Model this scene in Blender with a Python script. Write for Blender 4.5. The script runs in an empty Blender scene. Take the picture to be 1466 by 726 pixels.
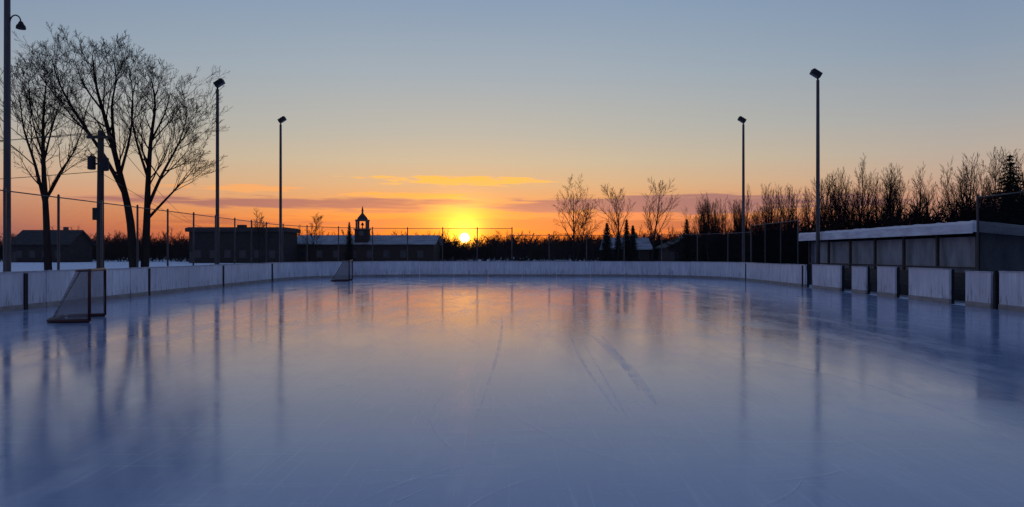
import bpy, math, random
import numpy as np
from mathutils import Vector, Matrix
R = random.Random(7)
scene = bpy.context.scene
coll = scene.collection
F = 1040.0

def lin(c):
    o = []
    for v in c:
        v = v / 255.0
        o.append(v / 12.92 if v <= 0.04045 else ((v + 0.055) / 1.055) ** 2.4)
    return (o[0], o[1], o[2], 1.0)

# ------------------------------------------------------------------ camera
cam_d = bpy.data.cameras.new("camera")
cam = bpy.data.objects.new("camera", cam_d)
coll.objects.link(cam)
cam.location = (0, 0, 1.6)
cam.rotation_euler = (math.radians(90.05), 0, 0)
cam_d.sensor_width = 36
cam_d.lens = 36 * F / 1466
cam_d.clip_end = 6000
scene.camera = cam
scene.view_settings.view_transform = 'Standard'
scene.view_settings.look = 'None'
scene.view_settings.exposure = 0

# ------------------------------------------------------------------ node helpers
class N:
    def __init__(s, tree):
        s.t = tree
    def new(s, typ, **kw):
        n = s.t.nodes.new(typ)
        for k, v in kw.items():
            setattr(n, k, v)
        return n
    def link(s, a, b):
        s.t.links.new(a, b)
    def put(s, sock, v):
        if isinstance(v, bpy.types.NodeSocket):
            s.link(v, sock)
        else:
            sock.default_value = v
    def m(s, op, a, b=0.0, c=0.0, clamp=False):
        n = s.new('ShaderNodeMath', operation=op)
        n.use_clamp = clamp
        s.put(n.inputs[0], a); s.put(n.inputs[1], b); s.put(n.inputs[2], c)
        return n.outputs[0]
    def mr(s, v, a, b, c=0.0, d=1.0, smooth=False):
        n = s.new('ShaderNodeMapRange')
        if smooth: n.interpolation_type = 'SMOOTHSTEP'
        s.put(n.inputs[0], v)
        for i, x in enumerate((a, b, c, d)):
            s.put(n.inputs[i + 1], x)
        return n.outputs[0]
    def mix(s, f, a, b, mode='MIX'):
        n = s.new('ShaderNodeMix', data_type='RGBA', blend_type=mode)
        s.put(n.inputs[0], f); s.put(n.inputs[6], a); s.put(n.inputs[7], b)
        return n.outputs[2]
    def noise(s, vec, scale=1.0, detail=4.0, rough=0.5, dist=0.0):
        n = s.new('ShaderNodeTexNoise')
        s.put(n.inputs['Vector'], vec)
        n.inputs['Scale'].default_value = scale
        n.inputs['Detail'].default_value = detail
        n.inputs['Roughness'].default_value = rough
        n.inputs['Distortion'].default_value = dist
        return n.outputs[0]
    def comb(s, x, y, z):
        n = s.new('ShaderNodeCombineXYZ')
        s.put(n.inputs[0], x); s.put(n.inputs[1], y); s.put(n.inputs[2], z)
        return n.outputs[0]
    def sep(s, v):
        n = s.new('ShaderNodeSeparateXYZ')
        s.link(v, n.inputs[0])
        return n.outputs
    def mapping(s, v, sc=(1, 1, 1), rot=(0, 0, 0)):
        n = s.new('ShaderNodeMapping')
        s.link(v, n.inputs[0])
        n.inputs['Scale'].default_value = sc
        n.inputs['Rotation'].default_value = rot
        return n.outputs[0]
    def ramp(s, f, els):
        n = s.new('ShaderNodeValToRGB')
        s.link(f, n.inputs[0])
        e = n.color_ramp.elements
        e[0].position = els[0][0]; e[0].color = els[0][1]
        e[1].position = els[-1][0]; e[1].color = els[-1][1]
        for p, c in els[1:-1]:
            x = e.new(p); x.color = c
        return n.outputs[0]

# ------------------------------------------------------------------ world
SUN_AZ = math.radians(-3.74)   # from +Y, negative = left
SUN_EL = math.radians(1.28)
sd = Vector((math.sin(SUN_AZ) * math.cos(SUN_EL), math.cos(SUN_AZ) * math.cos(SUN_EL), math.sin(SUN_EL)))
world = bpy.data.worlds.new("World")
scene.world = world
world.use_nodes = True
try:
    world.cycles.sampling_method = 'MANUAL'
    world.cycles.sample_map_resolution = 1024
except Exception as ex:
    print(ex)
nt = world.node_tree
nt.nodes.clear()
n = N(nt)
tc = n.new('ShaderNodeTexCoord')
nv = n.new('ShaderNodeVectorMath', operation='NORMALIZE')
n.link(tc.outputs['Generated'], nv.inputs[0])
D = nv.outputs[0]
x, y, z = n.sep(D)
zr = n.m('DIVIDE', n.m('MAXIMUM', z, 0.0), 0.6, clamp=True)
near = [(0, (186, 84, 56)), (.02, (222, 100, 50)), (.035, (236, 124, 52)), (.052, (232, 140, 72)), (.07, (224, 154, 98)),
        (.095, (213, 172, 130)), (.125, (198, 181, 154)), (.165, (180, 178, 168)), (.24, (157, 170, 180)),
        (.33, (133, 155, 180)), (.5, (102, 129, 169)), (.6, (88, 114, 162))]
far = [(0, (104, 84, 100)), (.03, (148, 106, 106)), (.05, (180, 129, 114)), (.07, (197, 150, 128)), (.095, (192, 164, 145)),
       (.125, (180, 168, 157)), (.165, (163, 165, 167)), (.24, (138, 154, 173)), (.33, (115, 139, 171)),
       (.5, (89, 116, 160)), (.6, (76, 103, 152))]
cn = n.ramp(zr, [(p / .6, lin(c)) for p, c in near])
cf = n.ramp(zr, [(p / .6, lin(c)) for p, c in far])
hl = n.m('SQRT', n.m('ADD', n.m('MULTIPLY', x, x), n.m('ADD', n.m('MULTIPLY', y, y), 1e-6)))
hd = n.m('DIVIDE', n.m('ADD', n.m('MULTIPLY', x, math.sin(SUN_AZ)), n.m('MULTIPLY', y, math.cos(SUN_AZ))), hl)
fz = n.mr(hd, 0.82, 0.99, 0, 1)
sky = n.mix(fz, cf, cn)
back = n.mr(hd, -0.6, 0.8, 0.0, 1.0, True)
sky = n.mix(n.m('MULTIPLY', n.m('SUBTRACT', 1.0, back), 0.7), sky, lin((99, 112, 148)))
az = n.m('ARCTAN2', x, y)

def gauss(v, c, w):
    t = n.m('DIVIDE', n.m('SUBTRACT', v, c), w)
    return n.m('EXPONENT', n.m('MULTIPLY', n.m('MULTIPLY', t, t), -1.0))
def cloud(a0, aw, z0, zw, sa, sz, lo, hi, seed, amp=1.3, det=2.0, slope=0.0):
    zc = n.m('SUBTRACT', z, n.m('MULTIPLY', n.m('SUBTRACT', az, a0), slope)) if slope else z
    g = n.m('MULTIPLY', gauss(az, a0, aw), gauss(zc, z0, zw))
    ns = n.noise(n.comb(n.m('MULTIPLY', az, sa), n.m('MULTIPLY', zc, sz), seed), 1.0, det, 0.6, 0.3)
    v = n.m('ADD', g, n.m('MULTIPLY', n.m('SUBTRACT', ns, 0.5), amp))
    return n.m('MULTIPLY', n.mr(v, lo, hi, 0, 1, True), n.mr(g, 0.02, 0.25))
# dusky bands
c2 = cloud(-0.29, 0.26, 0.067, 0.009, 9, 130, .28, .75, 3.1, 2.0, 3.0)
sky = n.mix(n.m('MULTIPLY', c2, .9), sky, lin((160, 104, 104)))
c2b = cloud(0.22, 0.26, 0.066, 0.013, 10, 150, .22, .6, 8.1, 1.8, 3.0)
sky = n.mix(n.m('MULTIPLY', c2b, .9), sky, lin((156, 108, 112)))
c2c = cloud(0.0, 0.5, 0.040, 0.012, 10, 150, .3, .75, 5.7, 1.9, 3.0)
sky = n.mix(n.m('MULTIPLY', c2c, .65), sky, lin((176, 96, 82)))
# bright yellow-lit clouds
c1 = cloud(-0.075, 0.125, 0.1005, 0.0066, 26, 300, .34, .72, 1.7, 2.4, 4.0, -0.012)
sky = n.mix(n.m('MULTIPLY', c1, 1.0), sky, lin((255, 186, 88)))
c3 = cloud(-0.14, 0.10, 0.080, 0.0042, 22, 260, .34, .7, 12.3, 2.0, 3.0)
sky = n.mix(n.m('MULTIPLY', c3, .95), sky, lin((255, 172, 84)))
c4 = cloud(-0.36, 0.09, 0.085, 0.005, 18, 220, .36, .75, 22.3, 2.0, 3.0)
sky = n.mix(n.m('MULTIPLY', c4, .8), sky, lin((246, 166, 98)))
c5 = cloud(0.14, 0.16, 0.051, 0.006, 18, 240, .3, .7, 31.3, 2.0, 3.0)
sky = n.mix(n.m('MULTIPLY', c5, .8), sky, lin((236, 138, 92)))
# glow of the sun
def addc(base, f, col, k):
    c = n.mix(1.0, n.comb(f, f, f), (col[0] * k, col[1] * k, col[2] * k, 1), 'MULTIPLY')
    return n.mix(1.0, base, c, 'ADD')
dot = n.new('ShaderNodeVectorMath', operation='DOT_PRODUCT')
n.link(D, dot.inputs[0]); dot.inputs[1].default_value = sd
dt = n.m('MAXIMUM', dot.outputs['Value'], 0.0)
pil = n.m('MULTIPLY', gauss(az, SUN_AZ - 0.004, 0.042), gauss(z, 0.046, 0.026))
sky = addc(sky, pil, (1, .46, .02), 1.05)
wide = n.m('MULTIPLY', gauss(az, SUN_AZ, 0.19), gauss(z, 0.034, 0.032))
sky = addc(sky, wide, (1, .30, .0), 0.44)
sky = addc(sky, n.m('POWER', dt, 5000.0), (1, .5, .04), 2.4)
disc = n.mr(dt, math.cos(math.radians(.42)), math.cos(math.radians(.26)), 0, 1, True)
sky = addc(sky, disc, (1, .82, .38), 12.0)
st = n.new('ShaderNodeTexSky', sky_type='NISHITA')
st.sun_disc = False
st.sun_elevation = SUN_EL
st.sun_rotation = SUN_AZ
sky = n.mix(1.0, sky, n.mix(1.0, st.outputs[0], (.01, .01, .01, 1), 'MULTIPLY'), 'ADD')
bg = n.new('ShaderNodeBackground')
n.link(sky, bg.inputs[0]); bg.inputs[1].default_value = 1.0
out = n.new('ShaderNodeOutputWorld')
n.link(bg.outputs[0], out.inputs[0])

sl = bpy.data.lights.new("sun", 'SUN')
sl.energy = 0.25; sl.angle = math.radians(0.5); sl.color = (1, .40, .13)
so = bpy.data.objects.new("sun", sl); coll.objects.link(so)
so.rotation_euler = (-sd).to_track_quat('-Z', 'Y').to_euler()

# ------------------------------------------------------------------ materials
def mat(name, c1, c2=None, scale=4.0, sc=(1, 1, 1), rough=.7, bump=0.0, contrast=(.3, .7), detail=3, spec=.3, metal=0):
    m = bpy.data.materials.new(name); m.use_nodes = True
    k = N(m.node_tree); b = m.node_tree.nodes['Principled BSDF']
    b.inputs['Roughness'].default_value = rough
    b.inputs['Metallic'].default_value = metal
    b.inputs['Specular IOR Level'].default_value = spec
    t = k.new('ShaderNodeTexCoord')
    v = k.mapping(t.outputs['Object'], sc)
    ns = k.noise(v, scale, detail, .6)
    c2 = c2 or tuple(q * .7 for q in c1)
    f = k.mr(ns, contrast[0], contrast[1])
    col = k.mix(f, (*c1, 1), (*c2, 1))
    k.link(col, b.inputs['Base Color'])
    if bump:
        bn = k.new('ShaderNodeBump'); bn.inputs['Strength'].default_value = bump; bn.inputs['Distance'].default_value = .02
        k.link(ns, bn.inputs['Height']); k.link(bn.outputs[0], b.inputs['Normal'])
    return m

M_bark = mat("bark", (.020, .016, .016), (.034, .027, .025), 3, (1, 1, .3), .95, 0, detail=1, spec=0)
M_twig = mat("twig_far", (.028, .021, .022), (.050, .036, .034), .05, rough=.95, detail=1, spec=0)  # lighter, warmer brown: distance haze put into the twig colour
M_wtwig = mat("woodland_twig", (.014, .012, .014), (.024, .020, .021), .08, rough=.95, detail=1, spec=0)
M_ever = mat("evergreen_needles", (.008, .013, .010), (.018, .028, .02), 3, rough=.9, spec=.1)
M_metal = mat("weathered_galvanised_steel", (.05, .05, .055), (.09, .09, .10), 5, (1, 1, .2), .5, metal=.2)
M_dark = mat("dark_painted_steel", (.02, .02, .024), (.035, .035, .04), 8, rough=.6, spec=.1)
M_pole = mat("utility_pole_wood", (.035, .03, .027), (.06, .05, .045), 6, (3, 3, .2), .9, .5)
M_wall = mat("plywood_grey", (.36, .39, .45), (.19, .21, .26), 1.4, (1.5, 1.5, .6), .85, .3)
M_wood = mat("dark_timber", (.05, .045, .045), (.09, .08, .08), 5, (1, 1, 4), .85, .3)
M_roofsnow = mat("roof_snow", (.80, .84, .90), (.70, .75, .83), 1.2, rough=.7, bump=.3)
M_roofsnow2 = mat("thin_roof_snow", (.40, .42, .47), (.16, .16, .18), .6, (1, 3, 3), rough=.8)
M_fascia = mat("fascia_paint", (.72, .77, .86), (.45, .48, .57), 1.2, (1, 1, 5), .6, .2)
M_house = mat("house_siding", (.03, .026, .028), (.045, .04, .042), .8, (1, 1, 4), .8, spec=.1)
M_house2 = mat("brick_brown", (.05, .037, .034), (.038, .03, .027), 2, rough=.85, spec=.1)
M_roofd = mat("shingle_roof", (.03, .028, .03), (.06, .055, .06), 2, rough=.9)
M_glass = mat("window_glass", (.02, .025, .03), (.03, .03, .04), 2, rough=.1, spec=.6)
M_trim = mat("brown_trim", (.07, .06, .06), (.05, .045, .045), 2, rough=.6)
M_white = mat("painted_trim", (.10, .09, .09), (.07, .06, .06), 2, rough=.6)
M_red = mat("red_goal_paint", (.07, .016, .016), (.05, .018, .018), 9, rough=.45)
M_lens = mat("floodlight_lens", (.06, .06, .065), (.08, .08, .085), 2, rough=.3)
M_kick = mat("kick_plate", (.36, .34, .33), (.22, .20, .20), 2.2, (1, 1, 3), .5, .2)
M_rail = mat("board_cap_rail", (.55, .57, .63), (.30, .31, .35), 3, rough=.5)

def boards_mat():
    m = bpy.data.materials.new("weathered_white_boards"); m.use_nodes = True
    k = N(m.node_tree); b = m.node_tree.nodes['Principled BSDF']
    t = k.new('ShaderNodeTexCoord'); o = t.outputs['Object']
    streak = k.noise(k.mapping(o, (6, 6, .6)), 1.0, 4, .65)
    blot = k.noise(o, .45, 3, .6)
    chip = k.noise(k.mapping(o, (16, 16, 1.6)), 1.0, 3, .7)
    _, _, zz = k.sep(o)
    c = k.mix(k.mr(streak, .35, .7), (.82, .84, .92, 1), (.56, .59, .68, 1))
    c = k.mix(k.mr(blot, .38, .62, 0, .5), c, (.42, .44, .54, 1))
    low = k.mr(zz, 0.15, .8, 1, 0, True)
    c = k.mix(k.m('MULTIPLY', k.mr(chip, .54, .64), k.m('ADD', k.m('MULTIPLY', low, .6), .18)), c, (.16, .15, .17, 1))
    k.link(c, b.inputs['Base Color'])
    b.inputs['Roughness'].default_value = .55
    bn = k.new('ShaderNodeBump'); bn.inputs['Strength'].default_value = .3; bn.inputs['Distance'].default_value = .01
    k.link(streak, bn.inputs['Height']); k.link(bn.outputs[0], b.inputs['Normal'])
    return m
M_board = boards_mat()

def snow_mat():
    m = bpy.data.materials.new("snow"); m.use_nodes = True
    k = N(m.node_tree); b = m.node_tree.nodes['Principled BSDF']
    t = k.new('ShaderNodeTexCoord'); o = t.outputs['Object']
    a = k.noise(o, .15, 4, .6); c = k.noise(o, 2.5, 3, .6)
    col = k.mix(k.mr(a, .35, .7), (.84, .88, .95, 1), (.70, .76, .87, 1))
    col = k.mix(k.mr(c, .6, .75, 0, .25), col, (.36, .37, .40, 1))
    k.link(col, b.inputs['Base Color'])
    b.inputs['Roughness'].default_value = .8
    b.inputs['Specular IOR Level'].default_value = .2
    bn = k.new('ShaderNodeBump'); bn.inputs['Strength'].default_value = .8; bn.inputs['Distance'].default_value = .15
    k.link(c, bn.inputs['Height']); k.link(bn.outputs[0], b.inputs['Normal'])
    return m
M_snow = snow_mat()

def ice_mat():
    m = bpy.data.materials.new("rink_ice"); m.use_nodes = True
    k = N(m.node_tree); b = m.node_tree.nodes['Principled BSDF']
    t = k.new('ShaderNodeTexCoord'); o = t.outputs['Object']
    big = k.noise(o, .13, 2, .55, .4)
    med = k.noise(k.mapping(o, (1.6, .5, 1)), .8, 3, .6, .5)
    fine = k.noise(k.mapping(o, (9, 3, 1), (0, 0, .3)), 1.0, 3, .7)
    scr1 = k.noise(k.mapping(o, (22, .8, 1), (0, 0, .35)), 1.0, 2, .5, .6)
    scr2 = k.noise(k.mapping(o, (.9, 20, 1), (0, 0, .25)), 1.0, 2, .5, .6)
    col = k.mix(k.mr(big, .35, .68), (.21, .29, .46, 1), (.34, .41, .57, 1))
    col = k.mix(k.mr(med, .50, .72, 0, .4), col, (.48, .54, .66, 1))
    sc = k.m('ADD', k.mr(scr1, .60, .78, 0, .28), k.mr(scr2, .60, .78, 0, .25), clamp=True)
    col = k.mix(sc, col, (.60, .65, .75, 1))
    k.link(col, b.inputs['Base Color'])
    b.inputs['IOR'].default_value = 1.40
    r = k.m('ADD', k.mr(med, .3, .75, .08, .17), k.m('MULTIPLY', sc, .10))
    r = k.m('ADD', r, k.mr(fine, .4, .8, 0, .05))
    k.link(r, b.inputs['Roughness'])
    b1 = k.new('ShaderNodeBump'); b1.inputs['Strength'].default_value = .17; b1.inputs['Distance'].default_value = .005
    hgt = k.m('ADD', fine, k.m('MULTIPLY', med, 2.2))
    k.link(hgt, b1.inputs['Height'])
    k.link(b1.outputs[0], b.inputs['Normal'])
    return m
M_ice = ice_mat()

def frost_mat():
    m = bpy.data.materials.new("frost_mark"); m.use_nodes = True
    k = N(m.node_tree); t = m.node_tree; b = t.nodes['Principled BSDF']
    b.inputs['Base Color'].default_value = (.9, .93, .98, 1); b.inputs['Roughness'].default_value = .25
    tr = k.new('ShaderNodeBsdfTransparent'); mx = k.new('ShaderNodeMixShader')
    tcx = k.new('ShaderNodeTexCoord')
    ns = k.noise(tcx.outputs['Object'], 2.0, 4, .7)
    k.link(k.mr(ns, .35, .75, 0.03, .45), mx.inputs[0])
    k.link(tr.outputs[0], mx.inputs[1]); k.link(b.outputs[0], mx.inputs[2])
    k.link(mx.outputs[0], t.nodes['Material Output'].inputs[0])
    return m
M_frost = frost_mat()

def link_mat(name, pitch, w, col, extra=0.0, spec=.2):
    m = bpy.data.materials.new(name); m.use_nodes = True
    k = N(m.node_tree); t = m.node_tree; b = t.nodes['Principled BSDF']
    b.inputs['Base Color'].default_value = (*col, 1); b.inputs['Roughness'].default_value = .9
    b.inputs['Specular IOR Level'].default_value = spec
    tcx = k.new('ShaderNodeTexCoord'); xx, yy, zz = k.sep(tcx.outputs['Object'])
    u = k.m('ADD', xx, yy)
    def fam(s):
        f = k.m('FRACT', k.m('DIVIDE', k.m('ADD', u, k.m('MULTIPLY', zz, s)), pitch))
        return k.m('LESS_THAN', f, w)
    a = k.m('MAXIMUM', fam(1.0), fam(-1.0))
    a = k.m('MAXIMUM', a, extra)
    tr = k.new('ShaderNodeBsdfTransparent'); mx = k.new('ShaderNodeMixShader')
    k.link(a, mx.inputs[0]); k.link(tr.outputs[0], mx.inputs[1]); k.link(b.outputs[0], mx.inputs[2])
    k.link(mx.outputs[0], t.nodes['Material Output'].inputs[0])
    return m
M_link = link_mat("chain_link", .075, .05, (.05, .05, .055))
M_screen = link_mat("windscreen_mesh", .075, .1, (.008, .009, .012), .72, 0.0)
M_net = link_mat("goal_netting", .05, .22, (.28, .27, .28), .18)

# ------------------------------------------------------------------ mesh builder
class B:
    def __init__(s, mats):
        s.v = []; s.f = []; s.mi = []; s.mats = mats
    def box(s, x0, x1, y0, y1, z0, z1, mi=0, M=None):
        vs = [Vector(p) for p in ((x0, y0, z0), (x1, y0, z0), (x1, y1, z0), (x0, y1, z0), (x0, y0, z1), (x1, y0, z1), (x1, y1, z1), (x0, y1, z1))]
        if M: vs = [M @ p for p in vs]
        o = len(s.v); s.v += [tuple(p) for p in vs]
        for f in ((0, 3, 2, 1), (4, 5, 6, 7), (0, 1, 5, 4), (1, 2, 6, 5), (2, 3, 7, 6), (3, 0, 4, 7)):
            s.f.append(tuple(i + o for i in f)); s.mi.append(mi)
    def prism(s, pts, d, mi=0):
        o = len(s.v); k = len(pts)
        s.v += [tuple(p) for p in pts] + [tuple(Vector(p) + Vector(d)) for p in pts]
        s.f.append(tuple(o + i for i in range(k))[::-1]); s.mi.append(mi)
        s.f.append(tuple(o + k + i for i in range(k))); s.mi.append(mi)
        for i in range(k):
            j = (i + 1) % k
            s.f.append((o + i, o + j, o + k + j, o + k + i)); s.mi.append(mi)
    def tube(s, pts, rad, n=8, mi=0, cap=True):
        pts = [Vector(p) for p in pts]
        if not isinstance(rad, (list, tuple)): rad = [rad] * len(pts)
        o = len(s.v)
        for i, p in enumerate(pts):
            d = (pts[min(i + 1, len(pts) - 1)] - pts[max(i - 1, 0)]).normalized()
            a = d.cross(Vector((0.13, 1, 0.05)))
            if a.length < .1: a = d.cross(Vector((1, 0, 0)))
            a.normalize(); b = d.cross(a)
            for j in range(n):
                t = 2 * math.pi * j / n
                s.v.append(tuple(p + (a * math.cos(t) + b * math.sin(t)) * rad[i]))
        for i in range(len(pts) - 1):
            for j in range(n):
                k = (j + 1) % n
                s.f.append((o + i * n + j, o + i * n + k, o + (i + 1) * n + k, o + (i + 1) * n + j)); s.mi.append(mi)
        if cap:
            s.f.append(tuple(o + j for j in range(n))[::-1]); s.mi.append(mi)
            e = o + (len(pts) - 1) * n
            s.f.append(tuple(e + j for j in range(n))); s.mi.append(mi)
    def quad(s, a, b, c, d, mi=0):
        o = len(s.v); s.v += [tuple(a), tuple(b), tuple(c), tuple(d)]
        s.f.append((o, o + 1, o + 2, o + 3)); s.mi.append(mi)
    def make(s, name, parent=None, smooth=False):
        me = bpy.data.meshes.new(name)
        me.from_pydata(s.v, [], s.f)
        for m in s.mats: me.materials.append(m)
        me.polygons.foreach_set('material_index', s.mi)
        if smooth: me.polygons.foreach_set('use_smooth', [True] * len(s.f))
        me.update()
        ob = bpy.data.objects.new(name, me); coll.objects.link(ob)
        if parent: ob.parent = parent
        return ob
def empty(name):
    e = bpy.data.objects.new(name, None); coll.objects.link(e); return e

# ------------------------------------------------------------------ rink outline
HW, YF, YN, RC = 14.0, 52.0, -8.0, 8.5
def outline(off=0.0, seg=14):
    r = RC + off; P = []
    cs = [(-HW + RC, YF - RC, 180, 90), (HW - RC, YF - RC, 90, 0), (HW - RC, YN + RC, 0, -90), (-HW + RC, YN + RC, -90, -180)]
    for cx, cy, a0, a1 in cs:
        for i in range(seg + 1):
            a = math.radians(a0 + (a1 - a0) * i / seg)
            P.append(Vector((cx + r * math.cos(a), cy + r * math.sin(a), 0)))
    return P
OL = outline()
class Path:
    def __init__(s, P):
        s.P = P + [P[0]]; s.c = [0]
        for a, b in zip(s.P, s.P[1:]): s.c.append(s.c[-1] + (b - a).length)
        s.L = s.c[-1]
    def at(s, t):
        t = t % s.L
        for i in range(len(s.c) - 1):
            if t <= s.c[i + 1] + 1e-9:
                a, b = s.P[i], s.P[i + 1]; u = (t - s.c[i]) / max(1e-9, s.c[i + 1] - s.c[i])
                d = (b - a).normalized()
                return a.lerp(b, u), d, Vector((-d.y, d.x, 0))
path = Path(OL)

g = B([M_snow])
g.quad((-3000, -3000, 0), (3000, -3000, 0), (3000, 3000, 0), (-3000, 3000, 0))
g.make("snow_ground")
ice = B([M_ice]); ice.v = [(p.x, p.y, 0.004) for p in OL]; ice.f = [tuple(range(len(OL)))[::-1]]; ice.mi = [0]
ice.make("rink_ice")

# skate marks & frost streaks on the ice
sk = B([M_frost])
def strip(p0, p1, bend, w, zz, n_=24):
    p0 = Vector((*p0, 0)); p1 = Vector((*p1, 0)); d = (p1 - p0); nrm = Vector((-d.y, d.x, 0)).normalized()
    L = []
    for i in range(n_ + 1):
        t = i / n_
        c = p0 + d * t + nrm * bend * 4 * t * (1 - t)
        ww = w * (0.25 + .75 * math.sin(math.pi * t)) * .5
        L.append((c + nrm * ww, c - nrm * ww))
    for a, b in zip(L, L[1:]):
        q = [Vector((v.x, v.y, zz)) for v in (a[0], b[0], b[1], a[1])]
        sk.quad(*q)
zz = 0.0065
def G(px, py):
    d = 1.6 * F / (py - 364.0); return ((px - 733) / F * d, d)
for a, b, be, w in [((1080, 455), (1466, 570), .5, .05), ((1000, 500), (1466, 640), .6, .04), ((815, 470), (885, 590), -.1, .05),
                    ((845, 480), (940, 580), .1, .16), ((860, 480), (915, 560), .05, .10), ((835, 490), (900, 600), .0, .03), ((555, 725), (610, 700), 0, .015),
                    ((718, 450), (680, 600), .1, .06), ((1050, 440), (1300, 520), .4, .03), ((200, 470), (420, 500), .3, .03), ((660, 640), (780, 636), .05, .01),
                    ((1466, 520), (1150, 480), .3, .05)]:
    strip(G(*a), G(*b), be, w, zz); zz += .0003
for i in range(70):
    yy = R.uniform(3.5, 30); xx = R.uniform(-.6, .6) * yy; a = R.uniform(0, math.pi); L = R.uniform(.5, 3.0)
    if abs(xx) > 12: continue
    strip((xx, yy), (xx + math.cos(a) * L, yy + math.sin(a) * L), R.uniform(-.35, .35), R.uniform(.005, .012), zz, 12); zz += .0001
sk.make("skate_marks")

# ------------------------------------------------------------------ boards
bd = B([M_board, M_kick, M_rail, M_dark])
def seg_board(t0, t1, h=1.07, off=0.0, dz=0):
    steps = max(1, int((t1 - t0) / .45))
    def ext(o0, o1, z0, z1, mi, ta=t0, tb=t1):
        ring = []
        for i in range(steps + 1):
            p, d, nn = path.at(ta + (tb - ta) * i / steps)
            ring.append((p + nn * (o0 + off), p + nn * (o1 + off)))
        o = len(bd.v)
        for a, b in ring:
            bd.v += [(a.x, a.y, z0), (b.x, b.y, z0), (b.x, b.y, z1), (a.x, a.y, z1)]
        for i in range(steps):
            q = o + i * 4
            for f in ((0, 4, 7, 3), (1, 2, 6, 5), (3, 7, 6, 2), (0, 1, 5, 4)):
                bd.f.append(tuple(q + j for j in f)); bd.mi.append(mi)
        bd.f.append((o, o + 3, o + 2, o + 1)); bd.mi.append(mi)
        e = o + steps * 4; bd.f.append((e, e + 1, e + 2, e + 3)); bd.mi.append(mi)
    ext(0, .07, .16, h + dz - .001, 0)
    ext(-.012, .07, .0, .159, 1)
    ext(-.02, .09, h + dz, h + dz + .035, 2)
tR = None
for i, p in enumerate(path.P):
    if abs(p.x - HW) < 1e-4 and abs(p.y - (YF - RC)) < 1e-4: tR = path.c[i]; break
def TR(yv): return tR + (YF - RC - yv)
gaps = [(33.9, 34.7), (30.0, 31.0), (27.9, 28.8), (25.7, 26.6), (22.4, 23.3), (20.9, 21.2)]
gaps_t = sorted([(TR(b), TR(a)) for a, b in gaps])
spans = []
prev = 0.0
for a, b in gaps_t + [(path.L, path.L)]:
    spans.append((prev, a)); prev = b
for a, b in spans:
    k = max(1, round((b - a) / 2.4))
    for i in range(k):
        u0 = a + (b - a) * i / k; u1 = a + (b - a) * (i + 1) / k
        inR = TR(35) < u0 < TR(19)
        seg_board(u0 + .008, u1 - .008, 1.07, R.uniform(-.012, .012) + (R.uniform(-.02, .03) if inR else 0), R.uniform(-.012, .012) + (R.uniform(-.03, .04) if inR else 0))
for yv in (6.5, 13.7, 20.9, 28.0, 35.2, 42.4):
    bd.box(-HW - .05, -HW + .035, yv - .07, yv + .07, .0, 1.05, 3)
for yv in (35.0, 43.5, 21.05):
    bd.box(HW - .03, HW + .05, yv - .05, yv + .05, .0, 1.05, 3)
for a, b in gaps:
    for yv in (a - .05, b + .05):
        bd.box(HW + .12, HW + .20, yv - .04, yv + .04, 0, 1.12, 3)
bd.make("rink_boards")

# ------------------------------------------------------------------ chain-link fence
def fence(name, pts, h, meshmat, spacing=2.6, bottom=.05):
    e = empty(name)
    p = B([M_metal]); w = B([meshmat])
    P = [Vector((*q, 0)) for q in pts]
    c = [0]
    for a, b in zip(P, P[1:]): c.append(c[-1] + (b - a).length)
    def at(t):
        for i in range(len(P) - 1):
            if t <= c[i + 1] + 1e-6: return P[i].lerp(P[i + 1], (t - c[i]) / (c[i + 1] - c[i]))
        return P[-1]
    k = max(1, round(c[-1] / spacing)); L = []
    for i in range(k + 1):
        q = at(c[-1] * i / k); L.append(q)
        lean = Vector((R.uniform(-.02, .02), R.uniform(-.02, .02), 0))
        p.tube([q, q + Vector((0, 0, h + .06)) + lean], .04, 8)
        p.tube([q + Vector((0, 0, h + .06)) + lean, q + Vector((0, 0, h + .11)) + lean], [.05, .012], 8)
    for a, b in zip(L, L[1:]):
        p.tube([a + Vector((0, 0, h)), b + Vector((0, 0, h))], .021, 6)
        o = Vector((b.y - a.y, a.x - b.x, 0)).normalized() * .03
        w.quad(a + o + Vector((0, 0, bottom)), b + o + Vector((0, 0, bottom)), b + o + Vector((0, 0, h)), a + o + Vector((0, 0, h)))
    p.make("posts_and_rails", e); w.make("chain_link_mesh", e)
FX = 15.2
cor = [(-(FX - 8) - 8 * math.cos(math.radians(a)), 45.8 + 8 * math.sin(math.radians(a))) for a in range(0, 91, 15)]
fence("chain_link_fence", [(-FX, 8.9)] + cor + [(0, 53.8)], 3.5, M_link)
corR = [(-a, b) for a, b in cor[::-1]]
fence("chain_link_fence", [(0, 53.8)] + corR[:-1] + [(FX, 46.2)], 3.0, M_link)
fence("windscreen_fence", [(FX, 38.6), (FX, 46.1)], 3.4, M_screen)
fence("windscreen_fence", [(FX, 12), (FX, 23.7)], 3.45, M_screen)

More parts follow.
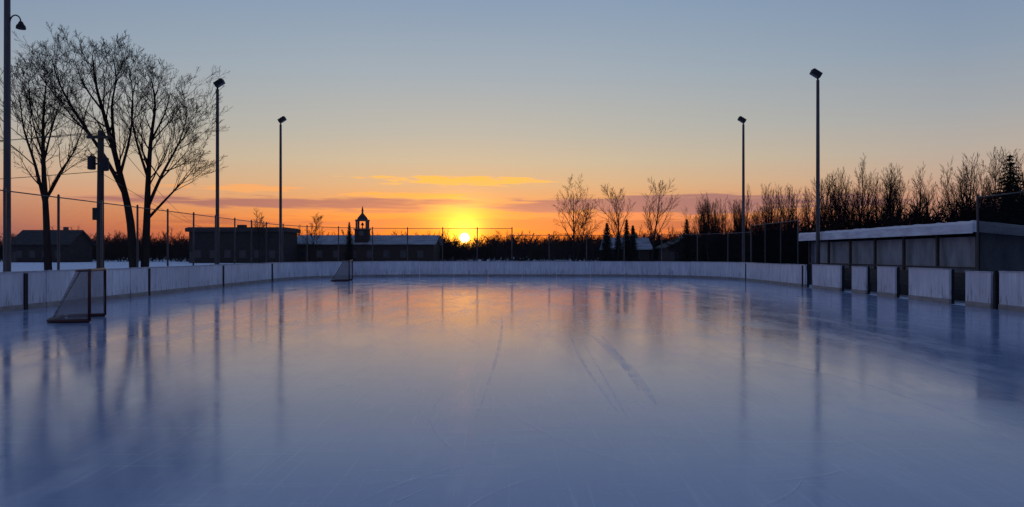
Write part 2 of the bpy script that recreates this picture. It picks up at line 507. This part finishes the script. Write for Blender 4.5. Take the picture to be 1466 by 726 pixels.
# ------------------------------------------------------------------ floodlight poles
def flood_head(b, q, h, side):
    M = Matrix.Translation(q + Vector((side * .10, -.05, h + .06))) @ Matrix.Rotation(side * math.radians(-32), 4, 'Y')
    s = side
    b.prism([M @ Vector((-.23 * s, -.15, -.13)), M @ Vector((.25 * s, -.15, -.13)), M @ Vector((.27 * s, -.15, .09)), M @ Vector((.22 * s, -.15, .13)), M @ Vector((-.23 * s, -.15, .13))],
            M.to_3x3() @ Vector((0, .30, 0)), 1)
    b.box(min(-.20 * s, .23 * s), max(-.20 * s, .23 * s), -.13, .13, -.145, -.131, 2, M)
def flood(px_x, yv, h, side):
    b = B([M_metal, M_dark, M_lens])
    q = Vector((px_x, yv, 0))
    b.tube([q, q + Vector((0, 0, .08))], .16, 12, 0)
    b.tube([q + Vector((0, 0, .08)), q + Vector((0, 0, h * .5)), q + Vector((0, 0, h - .25))], [.10, .09, .075], 12, 0)
    b.tube([q + Vector((0, 0, h - .25)), q + Vector((0, 0, h))], .045, 8, 1)
    flood_head(b, q, h, side)
    b.make("floodlight_pole")
flood(-15.45, 38.1, 10.5, 1)
flood(-15.45, 48.5, 10.5, 1)
flood(14.95, 35.5, 10.35, -1)
flood(15.45, 48.5, 10.5, -1)
b = B([M_metal, M_dark, M_lens])
q = Vector((-15.5, 22.3, 0))
b.tube([q, q + Vector((0, 0, .1))], .22, 12)
b.tube([q + Vector((0, 0, .1)), q + Vector((0, 0, 10.4))], [.11, .085], 12)
flood_head(b, q, 10.55, 1)
b.tube([q + Vector((0, 0, 10.3)), q + Vector((0, 0, 10.55))], .045, 8, 1)
arm = [q + Vector((.08 + .17 * (1 - math.cos(a)), 0, 8.72 + .22 * math.sin(a))) for a in [i * math.pi / 8 for i in range(9)]]
b.tube([q + Vector((0, 0, 8.6))] + arm, .022, 6, 1)
b.tube([arm[-1] + Vector((0, 0, .02)), arm[-1] - Vector((0, 0, .05)), arm[-1] - Vector((0, 0, .12)), arm[-1] - Vector((0, 0, .2))], [.05, .08, .13, .14], 12, 1)
b.make("floodlight_pole")

# ------------------------------------------------------------------ utility pole + wires
b = B([M_pole, M_dark, M_metal])
q = Vector((-17.0, 30, 0))
b.tube([q, q + Vector((0, 0, 3.4)), q + Vector((.02, 0, 6.7))], [.15, .135, .115], 12, 0)
b.box(q.x - .48, q.x + .48, q.y - .17, q.y - .115, 6.35, 6.47, 0)
for dx in (-.42, 0.25, .42):
    b.tube([q + Vector((dx, -.14, 6.47)), q + Vector((dx, -.14, 6.62))], [.035, .02], 8, 1)
for dx, hz in ((-.27, 5.35), (.27, 5.30)):
    c = q + Vector((dx, -.16, hz))
    b.tube([c + Vector((0, 0, -.28)), c + Vector((0, 0, -.26)), c + Vector((0, 0, .24)), c + Vector((0, 0, .28))], [.10, .155, .155, .09], 12, 1)
    b.tube([c + Vector((0, 0, .28)), c + Vector((0, 0, .4))], [.03, .015], 6, 1)
b.box(q.x - .45, q.x + .45, q.y - .13, q.y - .10, 5.28, 5.36, 2)
b.box(q.x - .16, q.x + .16, q.y - .30, q.y - .14, 3.0, 3.5, 1)
b.make("utility_pole")
b = B([M_dark])
def wire(a, c, sag):
    a = Vector(a); c = Vector(c)
    b.tube([a.lerp(c, i / 16) - Vector((0, 0, sag * 4 * (i / 16) * (1 - i / 16))) for i in range(17)], .013, 4)
wire((-17.4, 29.9, 6.6), (-60, 34, 6.4), .8)
wire((-16.6, 29.9, 6.6), (-60, 33, 6.9), .8)
wire((-17, 29.9, 5.0), (-60, 34, 4.9), .7)
wire((-16.6, 29.9, 6.55), (-54.0, 129.0, 6.4), 1.2)
wire((-17, 29.9, 5.0), (-53.0, 129.0, 6.0), .6)
b.make("power_lines")

# ------------------------------------------------------------------ goals
def goal(name, near, far_, depth, H=1.22):
    near = Vector((*near, 0)); far_ = Vector((*far_, 0))
    d = (far_ - near).normalized(); bk = Vector((-d.y, d.x, 0))
    if bk.x > 0: bk = -bk
    e = empty(name)
    f = B([M_red, M_white]); w = B([M_net])
    up = Vector((0, 0, 1))
    z0 = Vector((0, 0, .035))
    f.tube([near + z0, near + up * (H - .06), near + up * H + d * .06, far_ + up * H - d * .06, far_ + up * (H - .06), far_ + z0], .034, 10, 0)
    ctr = (near + far_) * .5; base = []; inner = []
    wdt = (far_ - near).length / 2
    for i in range(17):
        a = math.pi * i / 16
        cx = math.cos(a); sy = math.sin(a)
        cx = math.copysign(abs(cx) ** .55, cx); sy = sy ** .55
        base.append(ctr - d * cx * (wdt) + bk * sy * depth + Vector((0, 0, .045)))
        inner.append(ctr - d * cx * (wdt - .05) + bk * sy * (depth - .05) + Vector((0, 0, .08)))
    f.tube(base, .045, 8, 0)
    top = []
    for i in range(17):
        a = math.pi * i / 16
        cx = math.cos(a); sy = math.sin(a)
        cx = math.copysign(abs(cx) ** .5, cx); sy = sy ** .5
        top.append(ctr - d * cx * (wdt - .02) + bk * sy * depth * .38 + up * (H - .01))
    f.tube(top, .02, 8, 0)
    f.tube([base[8], top[8]], .022, 8, 0)
    for i in range(16):
        w.quad(inner[i], inner[i + 1], top[i + 1] - up * .01, top[i] - up * .01)
        w.quad(top[i], top[i + 1], near.lerp(far_, (i + 1) / 16) + up * H, near.lerp(far_, i / 16) + up * H)
    f.make("frame", e, True); w.make("netting", e)
goal("hockey_goal", (-9.86, 16.95), (-10.45, 18.65), .95)
goal("hockey_goal", (-9.55, 42.6), (-9.75, 44.4), 1.1)

# ------------------------------------------------------------------ players' shelter
e = empty("players_bench_shelter")
Y0, Y1, X0, X1 = 24.2, 38.0, 15.5, 18.6
H0, H1 = 2.55, 2.25
b = B([M_wall, M_wood, M_dark])
for ya, yb in ((Y0, Y0 + .09), (Y1 - .09, Y1)):
    b.prism([(X0 + .1, ya, 0), (X1, ya, 0), (X1, ya, H1 - .23), (X0 + .1, ya, H0 - .23)], (0, yb - ya, 0), 0)
b.box(X1 - .09, X1 - .002, Y0 + .092, Y1 - .092, 0, H1 - .25, 0)
b.box(X0 + .25, X0 + .31, Y0 + .1, Y1 - .1, .9, 2.2, 0)
b.make("walls", e)
b = B([M_wood, M_fascia])
k = 7
for i in range(k):
    yy = Y0 + .06 + (Y1 - Y0 - .12) * i / (k - 1)
    b.box(X0 - .0, X0 + .095, yy - .05, yy + .05, 0, H0 - .25, 0)
b.box(X0 + .01, X0 + .085, Y0 + .12, Y1 - .12, 1.10, 1.16, 0)
b.make("front_posts", e)
b = B([M_fascia, M_roofsnow, M_wood])
ov = .35
b.prism([(X0 - ov, Y0 - .3, H0 + .03), (X1 + .2, Y0 - .3, H1 - .05), (X1 + .2, Y0 - .3, H1 - .22), (X0 - ov, Y0 - .3, H0 - .14)], (0, Y1 - Y0 + .6, 0), 2)
b.box(X0 - ov - .03, X0 - ov - .002, Y0 - .33, Y1 + .33, H0 - .26, H0 + .06, 0)
b.prism([(X0 - ov - .03, Y0 - .361, H0 + .05), (X1 + .2, Y0 - .361, H1 - .03), (X1 + .2, Y0 - .361, H1 - .24), (X0 - ov - .03, Y0 - .361, H0 - .21)], (0, .028, 0), 0)
b.make("roof_and_fascia", e)
b = B([M_roofsnow])
nx, ny = 8, 60
for j in range(ny + 1):
    for i in range(nx + 1):
        u = i / nx; v = j / ny
        xx = X0 - ov - .02 + (X1 + .2 - X0 + ov + .02) * u
        yy = Y0 - .35 + (Y1 - Y0 + .67) * v
        edge = min(1, u * 10, (1 - u) * 10, v * 40, (1 - v) * 40)
        zz_ = H0 + .062 + (H1 - H0 - .09) * u + (.06 + .05 * min(1, edge + .3) + .03 * R.random())
        b.v.append((xx, yy, zz_))
for j in range(ny):
    for i in range(nx):
        a = j * (nx + 1) + i
        b.f.append((a, a + 1, a + nx + 2, a + nx + 1)); b.mi.append(0)
ed = [j * (nx + 1) for j in range(ny + 1)]
for a, c in zip(ed, ed[1:]):
    va, vc = b.v[a], b.v[c]
    b.quad((va[0], va[1], H0 + .061), va, vc, (vc[0], vc[1], H0 + .061))
ed = list(range(nx + 1))
for a, c in zip(ed, ed[1:]):
    va, vc = b.v[a], b.v[c]
    sl_ = lambda xx: H0 + .052 + (H1 - H0 - .09) * (xx - X0 + ov) / (X1 - X0 + .55)
    b.quad((va[0], va[1], sl_(va[0])), va, vc, (vc[0], vc[1], sl_(vc[0])))
b.make("roof_snow", e, True)
b = B([M_wood])
b.box(14.7, 15.0, 20, 30.6, .42, .46); b.box(14.7, 15.0, 31.2, 34.9, .42, .46)
for yy in (20.3, 23, 25.5, 28, 30.3, 31.5, 33.5, 34.7): b.box(14.75, 14.95, yy - .04, yy + .04, .02, .42)
b.box(15.26, 15.32, 19.5, 36.5, .02, .98)
b.make("bench_and_rear_panel", e)

# ------------------------------------------------------------------ picnic table
b = B([M_fascia, M_wood])
for i in range(4): b.box(16.3 + i * .2, 16.47 + i * .2, 46.5, 48.4, .73, .77, 0)
for xx in (15.95, 17.15): b.box(xx, xx + .26, 46.5, 48.4, .43, .47, 0)
for yy in (46.8, 48.05):
    b.prism([(16.05, yy, 0), (16.15, yy, 0), (16.6, yy, .729), (16.5, yy, .729)], (0, .05, 0), 1)
    b.prism([(17.25, yy, 0), (17.15, yy, 0), (16.7, yy, .729), (16.8, yy, .729)], (0, .05, 0), 1)
    b.box(15.98, 17.38, yy + .052, yy + .09, .35, .43, 1)
b.make("picnic_table")

# ------------------------------------------------------------------ buildings
def house(name, cx, cy, w, dp, hw, hr, wall, roof, axis='x', windows=4, door=True, flat=False, chimney=False):
    e = empty(name)
    b = B([wall]); b.box(cx - w / 2, cx + w / 2, cy - dp / 2, cy + dp / 2, 0, hw)
    if not flat:
        if axis == 'y':
            b.prism([(cx - w / 2 + .01, cy - dp / 2, hw), (cx + w / 2 - .01, cy - dp / 2, hw), (cx, cy - dp / 2, hr - .05)], (0, dp, 0))
        else:
            b.prism([(cx - w / 2, cy - dp / 2 + .01, hw), (cx - w / 2, cy + dp / 2 - .01, hw), (cx - w / 2, cy, hr - .05)], (w, 0, 0))
    b.make("walls", e)
    b = B([roof, M_trim])
    ov = .5
    if flat:
        b.box(cx - w / 2 - ov, cx + w / 2 + ov, cy - dp / 2 - ov, cy + dp / 2 + ov, hw + .002, hr)
        b.box(cx - w / 2 - ov + .3, cx + w / 2 + ov - .3, cy - dp / 2 - ov + .3, cy + dp / 2 + ov - .3, hr, hr + .12)
        b.box(cx - 1.2, cx + .2, cy - .6, cy + .6, hr + .12, hr + .7)
    elif axis == 'y':
        for s in (-1, 1):
            b.prism([(cx, cy - dp / 2 - ov, hr), (cx + s * (w / 2 + ov), cy - dp / 2 - ov, hw - .25), (cx + s * (w / 2 + ov), cy - dp / 2 - ov, hw - .05), (cx, cy - dp / 2 - ov, hr + .2)], (0, dp + 2 * ov, 0))
    else:
        for s in (-1, 1):
            b.prism([(cx - w / 2 - ov, cy, hr), (cx - w / 2 - ov, cy + s * (dp / 2 + ov), hw - .25), (cx - w / 2 - ov, cy + s * (dp / 2 + ov), hw - .05), (cx - w / 2 - ov, cy, hr + .2)], (w + 2 * ov, 0, 0))
    if chimney: b.box(cx + w * .2, cx + w * .2 + .7, cy - .3, cy + .4, hw, hr + .8, 1)
    b.make("roof", e)
    b = B([M_glass, M_trim])
    for i in range(windows):
        xx = cx - w / 2 + w * (i + .6) / (windows + .4)
        b.box(xx - .5, xx + .5, cy - dp / 2 - .02, cy - dp / 2 - .004, 1.0, min(2.2, hw - .3), 0)
        for q0, q1, z0, z1 in ((-.6, -.5, .9, min(2.3, hw - .2)), (.5, .6, .9, min(2.3, hw - .2)), (-.5, .5, .9, .998), (-.5, .5, min(2.2, hw - .3) + .002, min(2.3, hw - .2))):
            b.box(xx + q0, xx + q1, cy - dp / 2 - .05, cy - dp / 2 - .003, z0, z1, 1)
    b.make("windows", e)
    if door:
        b = B([M_wood]); b.box(cx - w / 2 + .1, cx - w / 2 + 1.0, cy - dp / 2 - .04, cy - dp / 2 - .003, 0, 2.0); b.make("door", e)
    return e
house("flat_roof_building", -49.3, 134, 17.0, 8, 5.6, 6.3, M_house, M_roofd, flat=True, windows=6)
house("wood_house", -91, 144, 11, 8, 3.6, 6.2, M_house, M_roofd, axis='x', windows=4, chimney=True)
house("brick_house", 29, 120, 8, 8, 2.8, 4.6, M_house2, M_roofd, axis='y', windows=2)
house("brick_house", 20, 128, 7, 8, 2.6, 4.3, M_house2, M_roofsnow2, axis='x', windows=2, chimney=True)
house("wood_house", -23, 175, 11, 8, 2.8, 5.2, M_house2, M_roofsnow2, axis='x', windows=3)

e = house("clock_tower_hall", -28.5, 145, 27, 12, 3.7, 5.2, M_house2, M_roofsnow2, axis='x', windows=8)
tx, ty = -28.9, 140.4
b = B([M_house2, M_white, M_roofd, M_glass])
b.box(tx - 1.25, tx + 1.25, ty - 1.25, ty + 1.25, 0, 6.3, 0)
b.box(tx - 1.45, tx + 1.45, ty - 1.45, ty + 1.45, 6.302, 6.5, 1)
for sx in (-1, 1):
    for sy in (-1, 1):
        b.box(tx + sx * .95 - .16, tx + sx * .95 + .16, ty + sy * .95 - .16, ty + sy * .95 + .16, 6.5, 8.0, 1)
b.box(tx - 1.2, tx + 1.2, ty - 1.2, ty + 1.2, 8.002, 8.25, 1)
b.tube([(tx, ty, 6.5), (tx, ty, 7.3)], [.1, .1], 8, 0)
b.tube([(tx, ty, 7.15), (tx, ty, 7.3), (tx, ty, 7.7)], [.38, .28, .12], 12, 0)
b.tube([(tx, ty, 8.25), (tx, ty, 8.6), (tx, ty, 9.0), (tx, ty, 9.35), (tx, ty, 9.5)], [1.05, .92, .6, .3, .18], 16, 2)
b.tube([(tx, ty, 9.5), (tx, ty, 9.95)], [.2, .17], 8, 1)
b.tube([(tx, ty, 9.95), (tx, ty, 10.9)], [.24, .03], 8, 2)
b.tube([(tx, ty - 1.256, 5.6), (tx, ty - 1.30, 5.6)], .5, 20, 1)
b.make("cupola_tower", e)

# ------------------------------------------------------------------ trees
def rot_about(d, ang, azm):
    a = d.cross(Vector((0, 0, 1)))
    if a.length < .05: a = Vector((1, 0, 0))
    a.normalize(); bb = d.cross(a)
    s = a * math.cos(azm) + bb * math.sin(azm)
    return (d * math.cos(ang) + s * math.sin(ang)).normalized()

def grow(p, d, L, r, lvl, kids, out, rng, up=.12, wig=.12, spread=.6, t0=.25, rmin=.006, lf=.55):
    ns = 7 if lvl == 0 else (5 if lvl == 1 else (3 if lvl == 2 else 2))
    pts = [p.copy()]; rad = [r]; dirs = [d.copy()]
    for i in range(ns):
        d = (d + Vector((rng.gauss(0, wig), rng.gauss(0, wig), rng.gauss(0, wig * .6) + up))).normalized()
        p = p + d * (L / ns)
        pts.append(p.copy()); dirs.append(d.copy())
        rad.append(max(rmin * .6, r * (1 - .85 * (i + 1) / ns)))
    out.append((pts, rad, lvl))
    if lvl >= len(kids): return
    K = kids[lvl]
    ph = rng.uniform(0, 6.28)
    for k in range(K):
        t = t0 + (1 - t0) * ((k + rng.random()) / K)
        x_ = t * ns; i = min(ns - 1, int(x_)); u = x_ - i
        q = pts[i].lerp(pts[i + 1], u); rr = rad[i] * (1 - u) + rad[i + 1] * u
        azm = ph + k * 2.4 + rng.uniform(-.4, .4)
        cd = rot_about(dirs[i + 1], spread * rng.uniform(.65, 1.35), azm)
        cl = L * lf * (1.25 - .75 * t) * rng.uniform(.7, 1.2)
        grow(q, cd, cl, max(rmin, rr * .6), lvl + 1, kids, out, rng, up, wig * 1.1, spread, .15, rmin, lf)

def tubes_np(branches, sides=lambda l: 8 if l == 0 else (4 if l == 1 else 3)):
    V = []; Fq = []
    for pts, rad, lvl in branches:
        n_ = sides(lvl); o = len(V)
        d = (pts[-1] - pts[0]).normalized()
        a = d.cross(Vector((.3, .9, .1))).normalized(); bb = d.cross(a)
        ring = [(a * math.cos(2 * math.pi * j / n_) + bb * math.sin(2 * math.pi * j / n_)) for j in range(n_)]
        for p, r in zip(pts, rad):
            for c in ring: V.append((p.x + c.x * r, p.y + c.y * r, p.z + c.z * r))
        for i in range(len(pts) - 1):
            for j in range(n_):
                k = (j + 1) % n_
                Fq.append((o + i * n_ + j, o + i * n_ + k, o + (i + 1) * n_ + k, o + (i + 1) * n_ + j))
    return np.array(V, dtype=np.float32), np.array(Fq, dtype=np.int32)

def np_mesh(name, V, Fq, m):
    k = Fq.shape[1]
    me = bpy.data.meshes.new(name)
    me.vertices.add(len(V)); me.vertices.foreach_set('co', V.ravel())
    me.loops.add(Fq.size); me.loops.foreach_set('vertex_index', Fq.ravel())
    me.polygons.add(len(Fq)); me.polygons.foreach_set('loop_start', np.arange(0, Fq.size, k, dtype=np.int32))
    me.polygons.foreach_set('loop_total', np.full(len(Fq), k, dtype=np.int32))
    me.update(calc_edges=True)
    me.materials.append(m)
    ob = bpy.data.objects.new(name, me); coll.objects.link(ob)
    return ob

def img(px, py, d):
    return Vector(((px - 733) / F * d, d, 1.6 + (364 - py) / F * d))

def hero(limbs, d, seed, kids=(9, 7, 5)):
    rng = random.Random(seed); out = []
    for pl, r0, r1, t0 in limbs:
        P = [img(px, py, d + dy) for px, py, dy in pl]
        if pl[0][1] > 360: P[0].z = -.1
        Q = [P[0]]
        nsub = 3
        for i in range(len(P) - 1):
            a = P[max(0, i - 1)]; b_ = P[i]; c = P[i + 1]; e_ = P[min(len(P) - 1, i + 2)]
            for s in range(1, nsub + 1):
                u = s / nsub
                Q.append(.5 * ((2 * b_) + (c - a) * u + (2 * a - 5 * b_ + 4 * c - e_) * u * u + (3 * b_ - a - 3 * c + e_) * u ** 3))
        n_ = len(Q) - 1
        rad = [r0 + (r1 - r0) * (i / n_) ** .8 for i in range(n_ + 1)]
        out.append((Q, rad, 0))
        L = sum((Q[i + 1] - Q[i]).length for i in range(n_))
        K = int(L * 2.1 * (1 - t0)) + 3
        for k in range(K):
            t = t0 + (1 - t0) * (k + rng.random()) / K
            x_ = t * n_; i = min(n_ - 1, int(x_)); q = Q[i].lerp(Q[i + 1], x_ - i)
            dd = (Q[i + 1] - Q[i]).normalized()
            cd = rot_about(dd, rng.uniform(.35, .85), k * 2.4 + rng.uniform(-.5, .5))
            cl = rng.uniform(1.5, 3.4) * (1.2 - .75 * (t - t0) / (1 - t0 + .01))
            grow(q, cd, cl, min(.05, rad[i] * .5), 1, (0, kids[0], kids[1], kids[2]), out, rng, .09, .10, .56, .12, .0078, .5)
    return tubes_np(out)

V_, F_ = hero([
    ([(70, 386, 0), (66, 310, 0), (62, 230, .3), (62, 170, .2), (66, 118, 0)], .19, .02, .3),
    ([(66, 300, 0), (50, 235, -.8), (34, 185, -1.2), (28, 135, -1)], .09, .015, .3),
    ([(64, 290, 0), (84, 250, .8), (104, 220, 1.4), (118, 185, 1.2)], .08, .015, .3),
    ([(62, 235, .3), (74, 185, -.8), (88, 140, -.9)], .06, .012, .3),
    ([(62, 225, .3), (46, 170, .9), (40, 112, 1)], .05, .012, .3)], 34, 3, (5, 5, 4))
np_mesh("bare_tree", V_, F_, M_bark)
V_, F_ = hero([
    ([(193, 386, 0), (187, 320, 0), (172, 250, 0), (152, 175, .2), (138, 125, .2), (132, 80, 0)], .24, .02, .35),
    ([(182, 285, 0), (150, 225, -1), (112, 168, -1.6), (86, 122, -1.6), (74, 84, -1.2)], .12, .015, .35),
    ([(165, 220, 0), (160, 155, 1.2), (166, 112, 1.4), (160, 76, 1)], .09, .015, .35),
    ([(148, 160, .2), (120, 122, .9), (106, 84, 1.2)], .06, .012, .25),
    ([(172, 250, 0), (186, 195, -.9), (190, 140, -1), (184, 96, -.8)], .08, .012, .35),
    ([(130, 195, -1.4), (104, 168, -.5), (74, 130, -.3), (50, 100, 0)], .05, .012, .2)], 36, 5, (5, 5, 4))
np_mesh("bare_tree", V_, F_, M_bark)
V_, F_ = hero([
    ([(206, 386, 0), (210, 320, 0), (212, 260, .1), (216, 200, 0), (222, 150, 0), (216, 112, 0)], .22, .02, .35),
    ([(210, 300, 0), (232, 250, -1.0), (256, 205, -1.5), (268, 165, -1.4)], .10, .014, .3),
    ([(210, 315, 0), (238, 285, .9), (260, 262, 1.6), (276, 244, 1.8)], .08, .012, .3),
    ([(212, 255, .1), (196, 205, .8), (188, 160, 1), (194, 118, 1)], .08, .014, .3),
    ([(215, 205, 0), (236, 162, .9), (244, 134, 1)], .06, .012, .25),
    ([(250, 215, -1.4), (264, 195, -1), (272, 175, -.6)], .04, .01, .2),
    ([(225, 262, -.8), (252, 234, -.4), (270, 215, 0)], .045, .01, .2)], 36.5, 9, (5, 5, 4))
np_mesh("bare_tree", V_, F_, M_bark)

def std_tree(seed, H, kids=(12, 7, 5), spread=.6, up=.10, r=None, t0=.22, rmin=.02, lean=0, lf=.48):
    rng = random.Random(seed); out = []
    grow(Vector((0, 0, -.1)), Vector((lean, 0, 1)).normalized(), H, r or H * .016, 0, kids, out, rng, up, .07, spread, t0, rmin, lf)
    return out
for xx, yy, H, sp, sd_ in ((6.9, 82, 8.6, .72, 21), (12.2, 84, 8.2, .55, 22), (16.0, 84, 8.8, .55, 23), (7.9, 88, 7, .6, 24),
                           (24.5, 90, 7.2, .6, 25), (-34, 98, 6.2, .6, 27), (-26, 95, 6, .6, 28)):
    V_, F_ = tubes_np(std_tree(sd_, H, (13, 8, 6), sp, .08, rmin=.016, t0=.25))
    V_[:, 0] += xx; V_[:, 1] += yy
    np_mesh("bare_tree", V_, F_, M_bark)

two = lambda l: 4 if l == 0 else 3
VARS = [tubes_np(std_tree(100 + i, 10.0, (15, 7, 5), R.uniform(.40, .56), .12, rmin=.014, t0=R.uniform(.15, .3), lf=.42), two) for i in range(8)]
FARV = [tubes_np(std_tree(150 + i, 10.0, (13, 6, 2), R.uniform(.45, .62), .10, rmin=.045, t0=R.uniform(.08, .2), lf=.42), two) for i in range(5)]
SHR = []
for i in range(4):
    rng = random.Random(300 + i); out = []
    for s in range(9):
        a = rng.uniform(0, 6.28)
        grow(Vector((math.cos(a) * .6, math.sin(a) * .6, 0)), Vector((math.cos(a) * .4, math.sin(a) * .4, 1)).normalized(), rng.uniform(2.0, 3.4), .04, 1, (0, 7, 4), out, rng, .05, .14, .55, .05, .028, .5)
    SHR.append(tubes_np(out, lambda l: 3))
def scatter(name, items, m):
    VV = []; FF = []; o = 0
    for (V0, F0), xx, yy, sx, sz in items:
        a = R.uniform(0, 6.28); ca, sa = math.cos(a), math.sin(a)
        X = V0[:, 0] * sx; Y = V0[:, 1] * sx
        W = np.stack([X * ca - Y * sa + xx, X * sa + Y * ca + yy, V0[:, 2] * sz], 1).astype(np.float32)
        VV.append(W); FF.append(F0 + o); o += len(V0)
    return np_mesh(name, np.concatenate(VV), np.concatenate(FF), m)
items = []
for i in range(150):
    t = i / 149
    yy = 48 + 98 * t ** 1.25 + R.uniform(-2, 2); xx = 33 + R.uniform(0, 12) + (2 if t < .1 else 0)
    h = R.uniform(.60, 1.05) * (0.82 + .28 * t)
    items.append((R.choice(VARS), xx, yy, h * R.uniform(.8, 1.0), h))
for i in range(450):
    yy = 44 + 105 * R.random() ** 1.0; xx = 29 + R.uniform(0, 13)
    s = R.uniform(.8, 1.55)
    items.append((R.choice(SHR), xx, yy, s * 1.3, s))
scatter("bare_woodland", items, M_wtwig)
items = []
for i in range(190):
    px = 380 + (1120 - 380) * (i + R.random()) / 190
    d = R.uniform(150, 250)
    base = 25 if px < 900 else 30
    top = R.uniform(.6, 1.15) * base
    if 645 < px < 685: top = R.uniform(11, 17)
    h = 1.6 + top * d / F
    items.append((R.choice(FARV), (px - 733) / F * d, d, h / 10 * 1.3, h / 10))
for i in range(420):
    px = 0 + (1120 - 0) * (i + R.random()) / 420
    d = R.uniform(150, 240); h = 1.6 + R.uniform(10, 24) * d / F
    if 645 < px < 685: h = 1.6 + R.uniform(4, 12) * d / F
    items.append((R.choice(SHR), (px - 733) / F * d, d, h / 3 * 1.5, h / 3))
for i in range(60):
    px = -300 + 800 * (i + R.random()) / 60
    d = R.uniform(150, 180); h = 1.6 + R.uniform(18, 34) * d / F
    items.append((R.choice(FARV), (px - 733) / F * d, d, h / 10 * 1.3, h / 10))
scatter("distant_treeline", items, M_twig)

def conifer(seed, H, W):
    rng = random.Random(seed); V = []; Fq = []
    out = [([Vector((0, 0, 0)), Vector((0, 0, H * .5)), Vector((0, 0, H))], [H * .02, H * .012, .01], 1)]
    tv, tf = tubes_np(out, lambda l: 4)
    V += [tuple(q) for q in tv]; Fq += [tuple(q) for q in tf]
    z_ = H * .06
    while z_ < H * .985:
        f = (1 - z_ / H)
        nb = 10
        a0 = rng.uniform(0, 6.28)
        for k in range(nb):
            L = W * (f ** .9) * rng.uniform(.6, 1.15) + .04
            a = a0 + k * 6.28 / nb + rng.uniform(-.3, .3)
            dx, dy = math.cos(a), math.sin(a)
            m_ = max(3, int(L / .16))
            for s in range(m_):
                for rep in range(2):
                    u = (s + rng.random()) / m_
                    c = Vector((dx * L * u, dy * L * u, z_ - L * .35 * u + L * .18 * u * u + rng.uniform(-.05, .05)))
                    sz = (.12 + .15 * (1 - u)) * (.5 + .5 * min(1, f * 2.5))
                    a_ = Vector((rng.gauss(0, 1), rng.gauss(0, 1), rng.gauss(0, .5))).normalized() * sz
                    b_ = Vector((dx * .8 + rng.gauss(0, .4), dy * .8 + rng.gauss(0, .4), rng.gauss(-.3, .4))).normalized() * sz * 1.6
                    o_ = len(V)
                    V.extend([tuple(c - a_ * .5), tuple(c + b_ * .3 - a_ * .2), tuple(c + b_), tuple(c + a_ * .5)])
                    Fq.append((o_, o_ + 1, o_ + 2, o_ + 3))
        z_ += H * .022 + .03
    return np.array(V, dtype=np.float32), np.array(Fq, dtype=np.int32)
for i, (px, top, d, W) in enumerate([(1446, 218, 42, 3.4), (869, 318, 88, 1.5), (897, 314, 90, 1.3), (906, 322, 92, 1.2), (885, 330, 94, 1.3), (983, 312, 100, 1.9),
                                     (1010, 318, 100, 1.6), (500, 318, 118, 1.2)]):
    H = 1.6 + (364 - top) / F * d
    V_, F_ = conifer(500 + i, H, W)
    V_[:, 0] += (px - 733) / F * d; V_[:, 1] += d
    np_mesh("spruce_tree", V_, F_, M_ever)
print("verts", sum(len(o.data.vertices) for o in bpy.data.objects if o.type == 'MESH'))
